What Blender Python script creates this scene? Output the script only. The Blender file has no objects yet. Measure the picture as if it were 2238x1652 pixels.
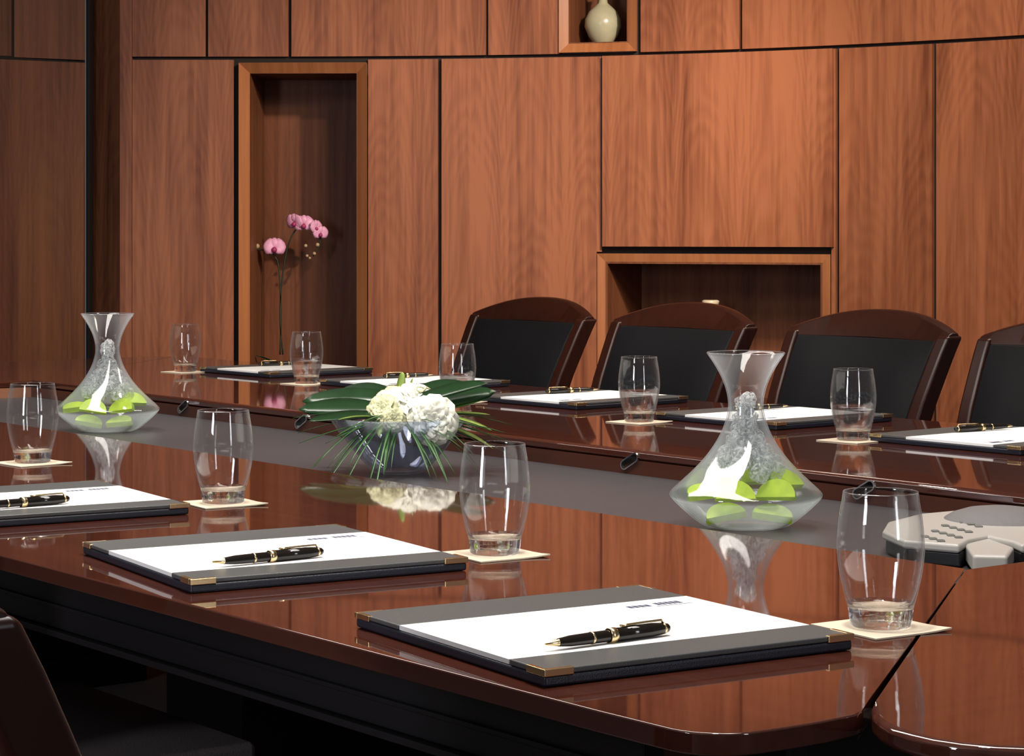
import bpy, bmesh, math, random
from mathutils import Vector, Matrix
random.seed(7)
R = math.radians
C = bpy.context.scene.collection
SC = bpy.context.scene

# ------------------------------------------------------------------ camera, world, lights, exposure
F_PX, CX, HORIZON, CAM_Z, TZ = 4950.0, 1119.0, 508.0, 1.14, 0.74
cd = bpy.data.cameras.new('camera'); cam = bpy.data.objects.new('camera', cd); C.objects.link(cam)
cam.location = (0, 0, CAM_Z); cam.rotation_euler = (R(90), 0, 0)
cd.sensor_width = 36; cd.lens = 36 * F_PX / 2238; cd.shift_y = -(826 - HORIZON) / 2238
cd.clip_start = 0.05; cd.clip_end = 60
SC.camera = cam
w = bpy.data.worlds.new('world'); SC.world = w; w.use_nodes = True
w.node_tree.nodes['Background'].inputs[0].default_value = (0.80, 0.82, 0.9, 1)
w.node_tree.nodes['Background'].inputs[1].default_value = 0.10
SC.view_settings.view_transform = 'Standard'; SC.view_settings.look = 'None'
SC.view_settings.gamma = 1; SC.view_settings.use_curve_mapping = False
SC.view_settings.exposure = 0.15
SC.cycles.transparent_max_bounces = 40; SC.cycles.max_bounces = 14; SC.cycles.transmission_bounces = 14

def area(name, loc, rot, sx, sy, power, col):
    l = bpy.data.lights.new(name, 'AREA'); l.shape = 'RECTANGLE'; l.size = sx; l.size_y = sy
    l.energy = power; l.color = col
    o = bpy.data.objects.new(name, l); C.objects.link(o); o.location = loc; o.rotation_euler = rot
    return o
def spot(name, loc, target, power, ang, blend, rad, col):
    l = bpy.data.lights.new(name, 'SPOT'); l.energy = power; l.spot_size = R(ang); l.spot_blend = blend
    l.shadow_soft_size = rad; l.color = col
    o = bpy.data.objects.new(name, l); C.objects.link(o); o.location = loc
    o.rotation_euler = (Vector(target) - Vector(loc)).to_track_quat('-Z', 'Y').to_euler()
    return o
WARM = (1.0, 0.88, 0.74); NEUT = (1.0, 0.94, 0.87)
area('ceiling_light_table', (-0.5, 3.6, 2.93), (0, 0, 0.66), 0.5, 4.2, 85, NEUT)
area('ceiling_light_room', (1.5, 5.6, 2.93), (R(42), 0, R(14)), 1.6, 0.4, 66, WARM)
spot('downlight_wall', (1.3, 6.6, 2.9), (0.0, 9.5, 1.2), 380, 54, 0.9, 0.06, WARM)
spot('downlight_wall', (1.4, 6.3, 2.9), (1.5, 9.0, 1.1), 185, 60, 0.9, 0.06, WARM)
spot('downlight_wall', (0.4, 6.9, 2.9), (-1.0, 9.6, 1.5), 70, 55, 0.9, 0.05, WARM)
for lx, ly, p in ((0.15, 2.2, 110), (-0.75, 3.6, 110), (0.9, 3.9, 100), (-0.1, 5.3, 100), (-1.4, 5.6, 80), (-1.8, 6.5, 50)):
    spot('downlight_table', (lx, ly, 2.9), (lx, ly + 0.1, 0.7), p, 58, 0.6, 0.08, NEUT)
area('added_softbox', (-3.2, -0.3, 1.6), (R(86), 0, R(-46)), 0.6, 1.8, 75, (0.93, 0.95, 1.0))  # unseen softbox, added for streaks on the glass and frontal fill
area('added_softbox', (2.9, -0.9, 1.7), (R(84), 0, R(36)), 0.45, 1.7, 22, (0.93, 0.95, 1.0))  # second added softbox, on the right behind the camera

# ------------------------------------------------------------------ coordinates
TH = 0.66; CN, SN = math.cos(TH), math.sin(TH)
def tw(n, s, z=0.0): return Vector((n * CN - s * SN, n * SN + s * CN, z))   # table coords: n across, s along
def at(px, py, z):                                                          # point of a level plane
    H = CAM_Z - z
    return Vector(((px - CX) / (py - HORIZON) * H, F_PX * H / (py - HORIZON), z))
def wall_y(x):
    t = x + 1.2
    return 9.58 - ((0.045 + 0.020 * t) * t * t if t > 0 else 0.0)
def wall_x(px):
    x = 0.0
    for _ in range(25): x = (px - CX) / F_PX * wall_y(x)
    return x
def wall_z(px, py):
    return CAM_Z + (HORIZON - py) * wall_y(wall_x(px)) / F_PX

# ------------------------------------------------------------------ materials
def mat(name):
    m = bpy.data.materials.new(name); m.use_nodes = True; nt = m.node_tree
    for n in list(nt.nodes): nt.nodes.remove(n)
    out = nt.nodes.new('ShaderNodeOutputMaterial')
    return m, nt, out
def nd(nt, t, **k):
    n = nt.nodes.new(t)
    for a, b in k.items(): setattr(n, a, b)
    return n
def principled(name, col, rough=0.5, metal=0.0, bump=0.0, bscale=300, var=0.0, **kw):
    m, nt, out = mat(name)
    b = nd(nt, 'ShaderNodeBsdfPrincipled'); nt.links.new(b.outputs[0], out.inputs[0])
    b.inputs['Base Color'].default_value = (*col, 1); b.inputs['Roughness'].default_value = rough
    b.inputs['Metallic'].default_value = metal
    for k, v in kw.items(): b.inputs[k.replace('_', ' ')].default_value = v
    tc = nd(nt, 'ShaderNodeTexCoord')
    if bump or var:
        no = nd(nt, 'ShaderNodeTexNoise'); no.inputs['Scale'].default_value = bscale; no.inputs['Detail'].default_value = 4
        nt.links.new(tc.outputs['Object'], no.inputs['Vector'])
    if bump:
        bp = nd(nt, 'ShaderNodeBump'); bp.inputs['Strength'].default_value = bump; bp.inputs['Distance'].default_value = 0.002
        nt.links.new(no.outputs[0], bp.inputs['Height']); nt.links.new(bp.outputs[0], b.inputs['Normal'])
    if var:
        mx = nd(nt, 'ShaderNodeMix', data_type='RGBA')
        mx.inputs[6].default_value = (*[c * (1 - var) for c in col], 1); mx.inputs[7].default_value = (*[min(1, c * (1 + var)) for c in col], 1)
        nt.links.new(no.outputs[0], mx.inputs[0]); nt.links.new(mx.outputs[2], b.inputs['Base Color'])
    return m
def math_n(nt, op, a, b=None, c=None):
    n = nd(nt, 'ShaderNodeMath', operation=op)
    for i, v in enumerate((a, b, c)):
        if v is None: continue
        if isinstance(v, (int, float)): n.inputs[i].default_value = v
        else: nt.links.new(v, n.inputs[i])
    return n.outputs[0]
def veneer(name, light, dark, rough=0.38, figure=1.0, width=0.26, tone=0.10):
    """walnut veneer on UVs in metres: cathedral figure + fine vertical streaks"""
    m, nt, out = mat(name)
    b = nd(nt, 'ShaderNodeBsdfPrincipled'); nt.links.new(b.outputs[0], out.inputs[0])
    b.inputs['Roughness'].default_value = rough; b.inputs['Specular IOR Level'].default_value = 0.22
    uv = nd(nt, 'ShaderNodeUVMap'); sp = nd(nt, 'ShaderNodeSeparateXYZ'); nt.links.new(uv.outputs[0], sp.inputs[0])
    u, v = sp.outputs[0], sp.outputs[1]
    def streak(su, sv, det, dist=0.0):
        cb = nd(nt, 'ShaderNodeCombineXYZ'); nt.links.new(math_n(nt, 'MULTIPLY', u, su), cb.inputs[0]); nt.links.new(math_n(nt, 'MULTIPLY', v, sv), cb.inputs[1])
        no = nd(nt, 'ShaderNodeTexNoise'); no.inputs['Scale'].default_value = 1; no.inputs['Detail'].default_value = det
        no.inputs['Distortion'].default_value = dist
        nt.links.new(cb.outputs[0], no.inputs['Vector']); return no.outputs[0]
    broad = streak(7, 0.55, 2); mid = streak(45, 1.3, 3, 0.3); fine = streak(260, 7, 2)
    fr = math_n(nt, 'SUBTRACT', math_n(nt, 'FRACT', math_n(nt, 'DIVIDE', u, width)), 0.5)
    sq = math_n(nt, 'MULTIPLY', fr, fr)
    ph = math_n(nt, 'ADD', math_n(nt, 'MULTIPLY', v, 7.0), math_n(nt, 'MULTIPLY', sq, 15.0))
    ph = math_n(nt, 'ADD', ph, math_n(nt, 'MULTIPLY', streak(5, 1.2, 2), 7.0))
    ph = math_n(nt, 'ADD', ph, math_n(nt, 'MULTIPLY', mid, 1.2))
    sn = math_n(nt, 'SINE', math_n(nt, 'MULTIPLY', ph, 6.283))
    f = math_n(nt, 'ADD', math_n(nt, 'MULTIPLY', broad, 1.1), math_n(nt, 'MULTIPLY', mid, 0.9))
    f = math_n(nt, 'ADD', f, math_n(nt, 'MULTIPLY', fine, 0.22))
    f = math_n(nt, 'ADD', f, math_n(nt, 'MULTIPLY', math_n(nt, 'MULTIPLY', sn, streak(3.1, 0.9, 1)), 0.105 * figure))
    oi = nd(nt, 'ShaderNodeObjectInfo')
    f = math_n(nt, 'ADD', f, math_n(nt, 'MULTIPLY', oi.outputs['Random'], tone))
    cr = nd(nt, 'ShaderNodeValToRGB'); e = cr.color_ramp.elements
    e[0].position = 0.62; e[0].color = (*dark, 1); e[1].position = 1.28; e[1].color = (*light, 1)
    # ramp positions limited to 0..1: rescale
    e[1].position = 0.95; e[0].position = 0.15
    f2 = math_n(nt, 'SUBTRACT', math_n(nt, 'MULTIPLY', f, 1.25), 0.80)
    nt.links.new(f2, cr.inputs[0]); nt.links.new(cr.outputs[0], b.inputs['Base Color'])
    return m
WL, WD = (0.350, 0.122, 0.055), (0.128, 0.034, 0.015)
M_PANEL = veneer('walnut_veneer', WL, WD)
M_FRAME = veneer('walnut_solid', (0.42, 0.16, 0.062), (0.26, 0.085, 0.032), 0.35, 0.0)
M_LINING_SHADE = veneer('walnut_lining_and_shade', (0.20, 0.070, 0.030), (0.085, 0.024, 0.011), 0.5, 0.6)  # niche linings; also the left wall, with its shade in the colour
M_BACK = principled('groove_dark', (0.012, 0.005, 0.003), 0.8)

def lacquer(name, a, b_, rough=0.035, ior=1.72, axis=1):
    m, nt, out = mat(name)
    b = nd(nt, 'ShaderNodeBsdfPrincipled'); nt.links.new(b.outputs[0], out.inputs[0])
    b.inputs['Roughness'].default_value = rough; b.inputs['IOR'].default_value = ior
    tc = nd(nt, 'ShaderNodeTexCoord'); mp = nd(nt, 'ShaderNodeMapping')
    sc = [60, 60, 60]; sc[axis] = 2.5; mp.inputs['Scale'].default_value = sc
    nt.links.new(tc.outputs['Object'], mp.inputs[0])
    no = nd(nt, 'ShaderNodeTexNoise'); no.inputs['Scale'].default_value = 1; no.inputs['Detail'].default_value = 5
    nt.links.new(mp.outputs[0], no.inputs['Vector'])
    mx = nd(nt, 'ShaderNodeMix', data_type='RGBA'); mx.inputs[6].default_value = (*a, 1); mx.inputs[7].default_value = (*b_, 1)
    nt.links.new(no.outputs[0], mx.inputs[0]); nt.links.new(mx.outputs[2], b.inputs['Base Color'])
    return m
M_TOP = lacquer('mahogany_lacquer', (0.042, 0.011, 0.007), (0.085, 0.024, 0.014))
M_TOPX = lacquer('mahogany_lacquer_cross', (0.042, 0.011, 0.007), (0.085, 0.024, 0.014), axis=0)
M_INEDGE = lacquer('mahogany_dark', (0.05, 0.014, 0.008), (0.085, 0.026, 0.014), 0.25, 1.5)
M_APRON = principled('black_lacquered_apron', (0.007, 0.006, 0.007), 0.35, Specular_IOR_Level=0.35)
M_BASE = principled('matt_black_pedestal', (0.003, 0.003, 0.003), 0.8, Specular_IOR_Level=0.05)
M_GREY = principled('grey_leather_inlay', (0.054, 0.051, 0.055), 0.42, bump=0.05, bscale=900, var=0.06)
M_CWOOD = lacquer('chair_mahogany', (0.016, 0.004, 0.002), (0.040, 0.009, 0.004), 0.30, 1.42, axis=2)
M_LEATHER = principled('black_leather', (0.008, 0.008, 0.009), 0.5, bump=0.25, bscale=420, Specular_IOR_Level=0.12)
M_SEAT = principled('dark_grey_seat_leather', (0.10, 0.082, 0.088), 0.5, bump=0.25, bscale=420)
M_ENDLIT = lacquer('mahogany_painted_lit', (0.28, 0.12, 0.065), (0.36, 0.17, 0.10), 0.2, 1.5, axis=0)  # paler copy of the table mahogany; paints in the light on the end face
M_STEM = principled('dark_stem', (0.02, 0.025, 0.01), 0.5)
M_FOLIO = principled('charcoal_leather', (0.075, 0.078, 0.078), 0.40, bump=0.2, bscale=700)
M_FOLIOEDGE = principled('navy_leather_edge', (0.010, 0.012, 0.022), 0.4, bump=0.2, bscale=700)
M_BRASS = principled('brass', (0.86, 0.66, 0.36), 0.22, 1.0)
M_CHROME = principled('chrome', (0.8, 0.8, 0.82), 0.15, 1.0)
M_PAPER = principled('white_paper', (0.86, 0.86, 0.85), 0.6)
M_INK = principled('grey_blue_ink', (0.05, 0.06, 0.11), 0.6)
M_COASTER = principled('cream_card', (0.74, 0.63, 0.48), 0.6)
M_PEN = principled('black_resin', (0.012, 0.009, 0.007), 0.08)
M_LIME = principled('lime_flesh', (0.55, 0.75, 0.04), 0.3, var=0.35, bscale=90)
M_RIND = principled('lime_rind', (0.20, 0.42, 0.02), 0.35, bump=0.3, bscale=500)
M_PHONE = principled('silver_plastic', (0.42, 0.40, 0.37), 0.35)
M_PHONED = principled('grey_speaker_dome', (0.16, 0.15, 0.15), 0.5, bump=0.6, bscale=1200)
M_PHONEB = principled('black_plastic', (0.01, 0.01, 0.012), 0.4)
M_KEY = principled('key_rubber', (0.12, 0.12, 0.11), 0.5)
M_PETAL = principled('white_petal', (0.86, 0.86, 0.74), 0.5, var=0.12, bscale=60)
M_CREAM = principled('cream_petal', (0.62, 0.62, 0.38), 0.5, var=0.25, bscale=80)
M_LEAF = principled('dark_green_leaf', (0.012, 0.042, 0.013), 0.28, var=0.4, bscale=30)
M_LEAFL = principled('light_green_leaf', (0.30, 0.42, 0.09), 0.4, var=0.4, bscale=50)
M_GRASS = principled('bear_grass', (0.045, 0.13, 0.035), 0.3, var=0.4, bscale=40)
M_ORCHID = principled('pink_orchid', (0.74, 0.34, 0.50), 0.5, var=0.3, bscale=60)
M_ORCHIDC = principled('magenta_lip', (0.35, 0.03, 0.12), 0.5)
M_BUD = principled('orchid_bud', (0.45, 0.30, 0.16), 0.5)
M_VASE = principled('celadon_glaze', (0.42, 0.38, 0.25), 0.25, var=0.25, bscale=14)
M_VASED = principled('dark_brown_glaze', (0.02, 0.010, 0.007), 0.3)
M_CERAM = principled('cream_ceramic', (0.62, 0.50, 0.34), 0.35)
M_POT = principled('grey_stone_pot', (0.10, 0.09, 0.08), 0.6, var=0.3, bscale=40)
M_CARPET = principled('mauve_grey_carpet', (0.05, 0.04, 0.042), 0.95, bump=0.6, bscale=900)
M_CEIL = principled('ceiling_plaster', (0.62, 0.60, 0.57), 0.9)

def glassy(name, mixt, ior=1.45, tint=(1, 1, 1), rough=0.0, bump=0.0, white=0.0):
    m, nt, out = mat(name)
    g = nd(nt, 'ShaderNodeBsdfGlass'); g.inputs['IOR'].default_value = ior; g.inputs['Color'].default_value = (*tint, 1); g.inputs['Roughness'].default_value = rough
    if bump:
        tc = nd(nt, 'ShaderNodeTexCoord'); no = nd(nt, 'ShaderNodeTexNoise'); no.inputs['Scale'].default_value = 90
        nt.links.new(tc.outputs['Object'], no.inputs['Vector']); bp = nd(nt, 'ShaderNodeBump')
        bp.inputs['Strength'].default_value = bump; bp.inputs['Distance'].default_value = 0.01
        nt.links.new(no.outputs[0], bp.inputs['Height']); nt.links.new(bp.outputs[0], g.inputs['Normal'])
    last = g.outputs[0]
    if white:
        d = nd(nt, 'ShaderNodeBsdfTranslucent'); d.inputs[0].default_value = (0.9, 0.93, 0.97, 1)
        d2 = nd(nt, 'ShaderNodeBsdfDiffuse'); d2.inputs[0].default_value = (0.9, 0.93, 0.97, 1)
        a = nd(nt, 'ShaderNodeMixShader'); nt.links.new(d.outputs[0], a.inputs[1]); nt.links.new(d2.outputs[0], a.inputs[2])
        x = nd(nt, 'ShaderNodeMixShader'); x.inputs[0].default_value = white
        nt.links.new(last, x.inputs[1]); nt.links.new(a.outputs[0], x.inputs[2]); last = x.outputs[0]
    if mixt:
        t = nd(nt, 'ShaderNodeBsdfTransparent'); t.inputs[0].default_value = (*tint, 1)
        x = nd(nt, 'ShaderNodeMixShader'); x.inputs[0].default_value = mixt
        nt.links.new(last, x.inputs[1]); nt.links.new(t.outputs[0], x.inputs[2]); last = x.outputs[0]
    nt.links.new(last, out.inputs[0])
    return m
def thin_glass(name, tint=(0.97, 0.985, 0.98), ior=1.5, rim_paint=0.0, power=1.0):
    m, nt, out = mat(name)
    t = nd(nt, 'ShaderNodeBsdfTransparent'); t.inputs[0].default_value = (*tint, 1)
    g = nd(nt, 'ShaderNodeBsdfGlossy'); g.inputs['Roughness'].default_value = 0.02
    fr = nd(nt, 'ShaderNodeFresnel'); ge = nd(nt, 'ShaderNodeNewGeometry')       # a thin sheet: same reflectance from both sides
    nt.links.new(math_n(nt, 'ADD', math_n(nt, 'MULTIPLY', ge.outputs['Backfacing'], 1/ior-ior), ior), fr.inputs[0])
    x = nd(nt, 'ShaderNodeMixShader'); nt.links.new(fr.outputs[0], x.inputs[0]); nt.links.new(t.outputs[0], x.inputs[1]); nt.links.new(g.outputs[0], x.inputs[2])
    last = x.outputs[0]
    if rim_paint:
        d = nd(nt, 'ShaderNodeBsdfTranslucent'); d.inputs[0].default_value = (0.9, 0.95, 1, 1)  # white towards grazing angles paints in bright outlines of the glass
        lw = nd(nt, 'ShaderNodeLayerWeight'); lw.inputs[0].default_value = 0.35
        y = nd(nt, 'ShaderNodeMixShader'); nt.links.new(math_n(nt, 'MULTIPLY', math_n(nt, 'POWER', lw.outputs['Facing'], power), rim_paint*power), y.inputs[0])
        nt.links.new(last, y.inputs[1]); nt.links.new(d.outputs[0], y.inputs[2]); last = y.outputs[0]
    nt.links.new(last, out.inputs[0])
    return m
M_GLASS = thin_glass('clear_glass', (0.985, 0.99, 0.99), 1.6, rim_paint=0.10, power=3.0)
M_GBASE = glassy('clear_glass_base', 0.3, 1.46)
M_WATER = glassy('water', 0.45, 1.33)
M_CARAFE = thin_glass('carafe_glass', (0.99, 0.995, 0.995), rim_paint=0.35)
M_CWATER = thin_glass('carafe_water', (0.99, 1.0, 1.0), 1.15)
def ice_material():
    m, nt, out = mat('crackled_ice')
    tc = nd(nt, 'ShaderNodeTexCoord'); no = nd(nt, 'ShaderNodeTexNoise'); no.inputs['Scale'].default_value = 100; no.inputs['Detail'].default_value = 5; no.inputs['Distortion'].default_value = 1.2
    nt.links.new(tc.outputs['Object'], no.inputs['Vector'])
    cr = nd(nt, 'ShaderNodeValToRGB'); cr.color_ramp.elements[0].position = 0.44; cr.color_ramp.elements[1].position = 0.54; nt.links.new(no.outputs[0], cr.inputs[0])
    bp = nd(nt, 'ShaderNodeBump'); bp.inputs['Strength'].default_value = 1.0; bp.inputs['Distance'].default_value = 0.012; nt.links.new(no.outputs[0], bp.inputs['Height'])
    t = nd(nt, 'ShaderNodeBsdfTransparent'); t.inputs[0].default_value = (0.96, 0.97, 0.98, 1)
    g = nd(nt, 'ShaderNodeBsdfGlossy'); g.inputs['Roughness'].default_value = 0.12; nt.links.new(bp.outputs[0], g.inputs['Normal'])
    x = nd(nt, 'ShaderNodeMixShader'); x.inputs[0].default_value = 0.10; nt.links.new(t.outputs[0], x.inputs[1]); nt.links.new(g.outputs[0], x.inputs[2])
    d = nd(nt, 'ShaderNodeBsdfTranslucent'); d.inputs[0].default_value = (1.0, 1.0, 1.0, 1)
    d2 = nd(nt, 'ShaderNodeBsdfDiffuse'); d2.inputs[0].default_value = (1.0, 1.0, 1.0, 1); nt.links.new(bp.outputs[0], d2.inputs['Normal'])
    dd = nd(nt, 'ShaderNodeMixShader'); nt.links.new(d.outputs[0], dd.inputs[1]); nt.links.new(d2.outputs[0], dd.inputs[2])
    y = nd(nt, 'ShaderNodeMixShader'); nt.links.new(math_n(nt, 'MULTIPLY', cr.outputs[0], 0.85), y.inputs[0]); nt.links.new(x.outputs[0], y.inputs[1]); nt.links.new(dd.outputs[0], y.inputs[2])
    nt.links.new(y.outputs[0], out.inputs[0]); return m
M_ICE = ice_material()
M_BOWL = thin_glass('smoky_blue_glass', (0.72, 0.76, 0.86), 1.55, rim_paint=0.2)

# ------------------------------------------------------------------ mesh helpers
def obj(name, bm, m, parent=None, smooth=False, bevel=0.0, seg=3, sub=0):
    me = bpy.data.meshes.new(name); bm.normal_update(); bm.to_mesh(me); bm.free()
    if isinstance(m, (list, tuple)):
        for q in m: me.materials.append(q)
    else: me.materials.append(m)
    o = bpy.data.objects.new(name, me); C.objects.link(o)
    if parent is not None: o.parent = parent
    if smooth or bevel:
        for p in me.polygons: p.use_smooth = True
    if bevel:
        b = o.modifiers.new('bevel', 'BEVEL'); b.width = bevel; b.segments = seg; b.limit_method = 'ANGLE'; b.angle_limit = R(38); b.harden_normals = True
    if sub:
        s = o.modifiers.new('sub', 'SUBSURF'); s.levels = sub; s.render_levels = sub
    return o
def tag(o, label=None, cat=None, group=None, kind=None):
    if label: o['label'] = label
    if cat: o['category'] = cat
    if group: o['group'] = group
    if kind: o['kind'] = kind
    return o
def thing(name, label, cat, loc=(0, 0, 0), rz=0.0, group=None):
    o = bpy.data.objects.new(name, None); C.objects.link(o); o.empty_display_size = 0.05
    o.location = loc; o.rotation_euler = (0, 0, rz)
    return tag(o, label, cat, group)
def dup(root, loc, rz, label, group=None):
    r = root.copy(); C.objects.link(r); r.location = loc; r.rotation_euler = (0, 0, rz); r['label'] = label
    if group: r['group'] = group
    for ch in list(root.children):
        c = ch.copy(); C.objects.link(c); c.parent = r
        for g in ch.children:
            d = g.copy(); C.objects.link(d); d.parent = c
    return r
def box(bm, x0, x1, y0, y1, z0, z1, mi=0):
    v = [bm.verts.new(p) for p in ((x0,y0,z0),(x1,y0,z0),(x1,y1,z0),(x0,y1,z0),(x0,y0,z1),(x1,y0,z1),(x1,y1,z1),(x0,y1,z1))]
    for f in ((3,2,1,0),(4,5,6,7),(0,1,5,4),(1,2,6,5),(2,3,7,6),(3,0,4,7)):
        q = bm.faces.new([v[i] for i in f]); q.material_index = mi
    return v
def prism(bm, pts, z0, z1):
    a = sum(pts[i][0]*pts[(i+1)%len(pts)][1]-pts[(i+1)%len(pts)][0]*pts[i][1] for i in range(len(pts)))
    if a < 0: pts = pts[::-1]
    lo = [bm.verts.new((x, y, z0)) for x, y in pts]; hi = [bm.verts.new((x, y, z1)) for x, y in pts]
    bm.faces.new(lo[::-1]); bm.faces.new(hi); n = len(pts)
    for i in range(n): bm.faces.new((lo[i], lo[(i+1)%n], hi[(i+1)%n], hi[i]))
def lathe(bm, prof, seg=40, M=None, closed=False):
    rings = []
    for r, z in prof:
        if r < 1e-6: rings.append([bm.verts.new((0, 0, z))])
        else: rings.append([bm.verts.new((r*math.cos(2*math.pi*i/seg), r*math.sin(2*math.pi*i/seg), z)) for i in range(seg)])
    vs = [v for r in rings for v in r]
    pairs = list(zip(rings, rings[1:]))
    if closed: pairs.append((rings[-1], rings[0]))
    for a, b in pairs:
        for i in range(seg):
            j = (i+1) % seg
            if len(a) == 1 and len(b) == 1: continue
            if len(a) == 1: bm.faces.new((a[0], b[j], b[i]))
            elif len(b) == 1: bm.faces.new((a[i], a[j], b[0]))
            else: bm.faces.new((a[i], a[j], b[j], b[i]))
    if M is not None:
        for v in vs: v.co = M @ v.co
    return vs
def tube(bm, pts, rad, seg=8, flat=1.0):
    pts = [Vector(p) for p in pts]; rings = []
    for i, p in enumerate(pts):
        t = (pts[min(i+1, len(pts)-1)] - pts[max(i-1, 0)]).normalized()
        up = Vector((0, 0, 1)) if abs(t.z) < 0.95 else Vector((0, 1, 0))
        a = t.cross(up).normalized(); b = a.cross(t)
        r = rad[i] if isinstance(rad, (list, tuple)) else rad
        rings.append([bm.verts.new(p + a*math.cos(2*math.pi*k/seg)*r + b*math.sin(2*math.pi*k/seg)*r*flat) for k in range(seg)])
    for A, B in zip(rings, rings[1:]):
        for k in range(seg): bm.faces.new((A[k], A[(k+1)%seg], B[(k+1)%seg], B[k]))
    bm.faces.new(rings[0][::-1]); bm.faces.new(rings[-1])
def smooth_curve(pts, n=6):
    out = []; P = [Vector(p) for p in pts]; P = [2*P[0]-P[1]] + P + [2*P[-1]-P[-2]]
    for i in range(1, len(P)-2):
        for k in range(n):
            t = k/n; a, b, c, d = P[i-1], P[i], P[i+1], P[i+2]
            out.append(0.5*((2*b)+(c-a)*t+(2*a-5*b+4*c-d)*t*t+(3*b-a-3*c+d)*t**3))
    out.append(P[-2]); return out

# ------------------------------------------------------------------ setting: floor, ceiling, curved wall
bm = bmesh.new(); box(bm, -6, 6, -1.5, 11, -0.05, 0); tag(obj('floor', bm, M_CARPET), kind='structure', label='dark mauve grey carpet under the table')
bm = bmesh.new(); box(bm, -6, 6, -1.5, 11, 3.0, 3.05); tag(obj('ceiling', bm, M_CEIL), kind='structure')

def wall_frame(x):
    e = 0.01; t = Vector((2*e, wall_y(x+e)-wall_y(x-e), 0)).normalized()
    return Vector((x, wall_y(x), 0)), t, Vector((t.y, -t.x, 0))     # point, tangent, normal into the room
ZS = 1.876; TOPZ = 2.99
def arclen(x): return x * 1.03
def slab(bm, x0, x1, z0, z1, f, b, uvs=None, n=None):
    """curved slab: front face f metres into the room, back face b"""
    uvl = bm.loops.layers.uv.verify()
    n = n or max(2, int(abs(x1-x0)/0.08)); cols = []
    for i in range(n+1):
        x = x0+(x1-x0)*i/n; P, t, m = wall_frame(x)
        cols.append([bm.verts.new(P+m*f+Vector((0,0,z0))), bm.verts.new(P+m*f+Vector((0,0,z1))), bm.verts.new(P+m*b+Vector((0,0,z0))), bm.verts.new(P+m*b+Vector((0,0,z1))), x])
    du, dv = (uvs if uvs else (0, 0))
    def face(vs, us):
        q = bm.faces.new(vs)
        for l, (a, c) in zip(q.loops, us): l[uvl].uv = (a+du, c+dv)
    for A, B in zip(cols, cols[1:]):
        a, b2 = A[4], B[4]
        face((A[0], B[0], B[1], A[1]), ((a,z0),(b2,z0),(b2,z1),(a,z1)))
        face((B[2], A[2], A[3], B[3]), ((b2,z0),(a,z0),(a,z1),(b2,z1)))
        face((A[1], B[1], B[3], A[3]), ((a,z1),(b2,z1),(b2,z1+.02),(a,z1+.02)))
        face((B[0], A[0], A[2], B[2]), ((b2,z0),(a,z0),(a,z0-.02),(b2,z0-.02)))
    A = cols[0]; face((A[2], A[0], A[1], A[3]), ((A[4]-.02,z0),(A[4],z0),(A[4],z1),(A[4]-.02,z1)))
    A = cols[-1]; face((A[0], A[2], A[3], A[1]), ((A[4],z0),(A[4]+.02,z0),(A[4]+.02,z1),(A[4],z1)))

XL = wall_x(262)
N1 = (wall_x(524), wall_x(802), 0.40, 1.856)        # tall orchid niche, outer frame
N2 = (wall_x(1306), wall_x(1815), 0.40, 1.053)      # low niche
N3 = (wall_x(1223), wall_x(1391), 1.888, 2.50)      # vase niche
holes = (N1, N2, N3)
def backing():
    bm = bmesh.new()
    xs = sorted([XL, 3.3] + [v for h in holes for v in h[:2]]); zs = sorted([0, TOPZ+.01] + [v for h in holes for v in h[2:]])
    for a, b in zip(xs, xs[1:]):
        for c, d in zip(zs, zs[1:]):
            mx, mz = (a+b)/2, (c+d)/2
            if any(h[0] < mx < h[1] and h[2] < mz < h[3] for h in holes): continue
            slab(bm, a, b, c, d, -0.022, -0.06)
    return bm
wall = tag(obj('wall_back', backing(), M_BACK), kind='structure', label='curved back wall clad in walnut veneer panels')
def panel(x0, x1, z0, z1, m=None, f=0.0, name='wall_panel', shift=None):
    bm = bmesh.new(); s = shift if shift else (random.random()*3, random.random()*4)
    slab(bm, x0, x1, z0, z1, f, -0.021, uvs=s)
    return obj(name, bm, m or M_PANEL, wall)
G = 0.004
def W(px): return wall_x(px)
z_up0, z_lo1 = ZS+0.008, ZS-0.006
def lower(p0, p1, z0=0.0, z1=None, f=0.0): panel(W(p0), W(p1), z0, z1 or z_lo1, f=f)
lower(289, 511); lower(804.5, 957, f=0.0); lower(965, 1304); lower(1817, 1826)
panel(W(1304), W(1315), 1.06, z_lo1)
panel(N1[0], N1[1], 0.0, 0.398); panel(N2[0], N2[1], 0.0, 0.398)
panel(W(1319), W(1823), 1.082, z_lo1, f=0.022)                                        # panel above the low niche stands proud
lower(1834, 2037); lower(2046, 2330); panel(W(2336), 3.3, 0, z_lo1)
def upper(x0, x1): panel(x0, x1, z_up0, TOPZ)
upper(W(289), W(449)); upper(W(455), W(630)); upper(W(637), W(1062)); upper(W(1067), N3[0]-.001)
panel(N3[0], N3[1], N3[3]+.002, TOPZ)
upper(W(1400), W(1615)); upper(W(1622), W(2260)); upper(W(2266), 3.3)
bm = bmesh.new(); slab(bm, XL, W(288), 0, TOPZ, 0.0, -0.06, uvs=(1.3, .2)); obj('wall_end_post', bm, M_PANEL, wall)

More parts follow.
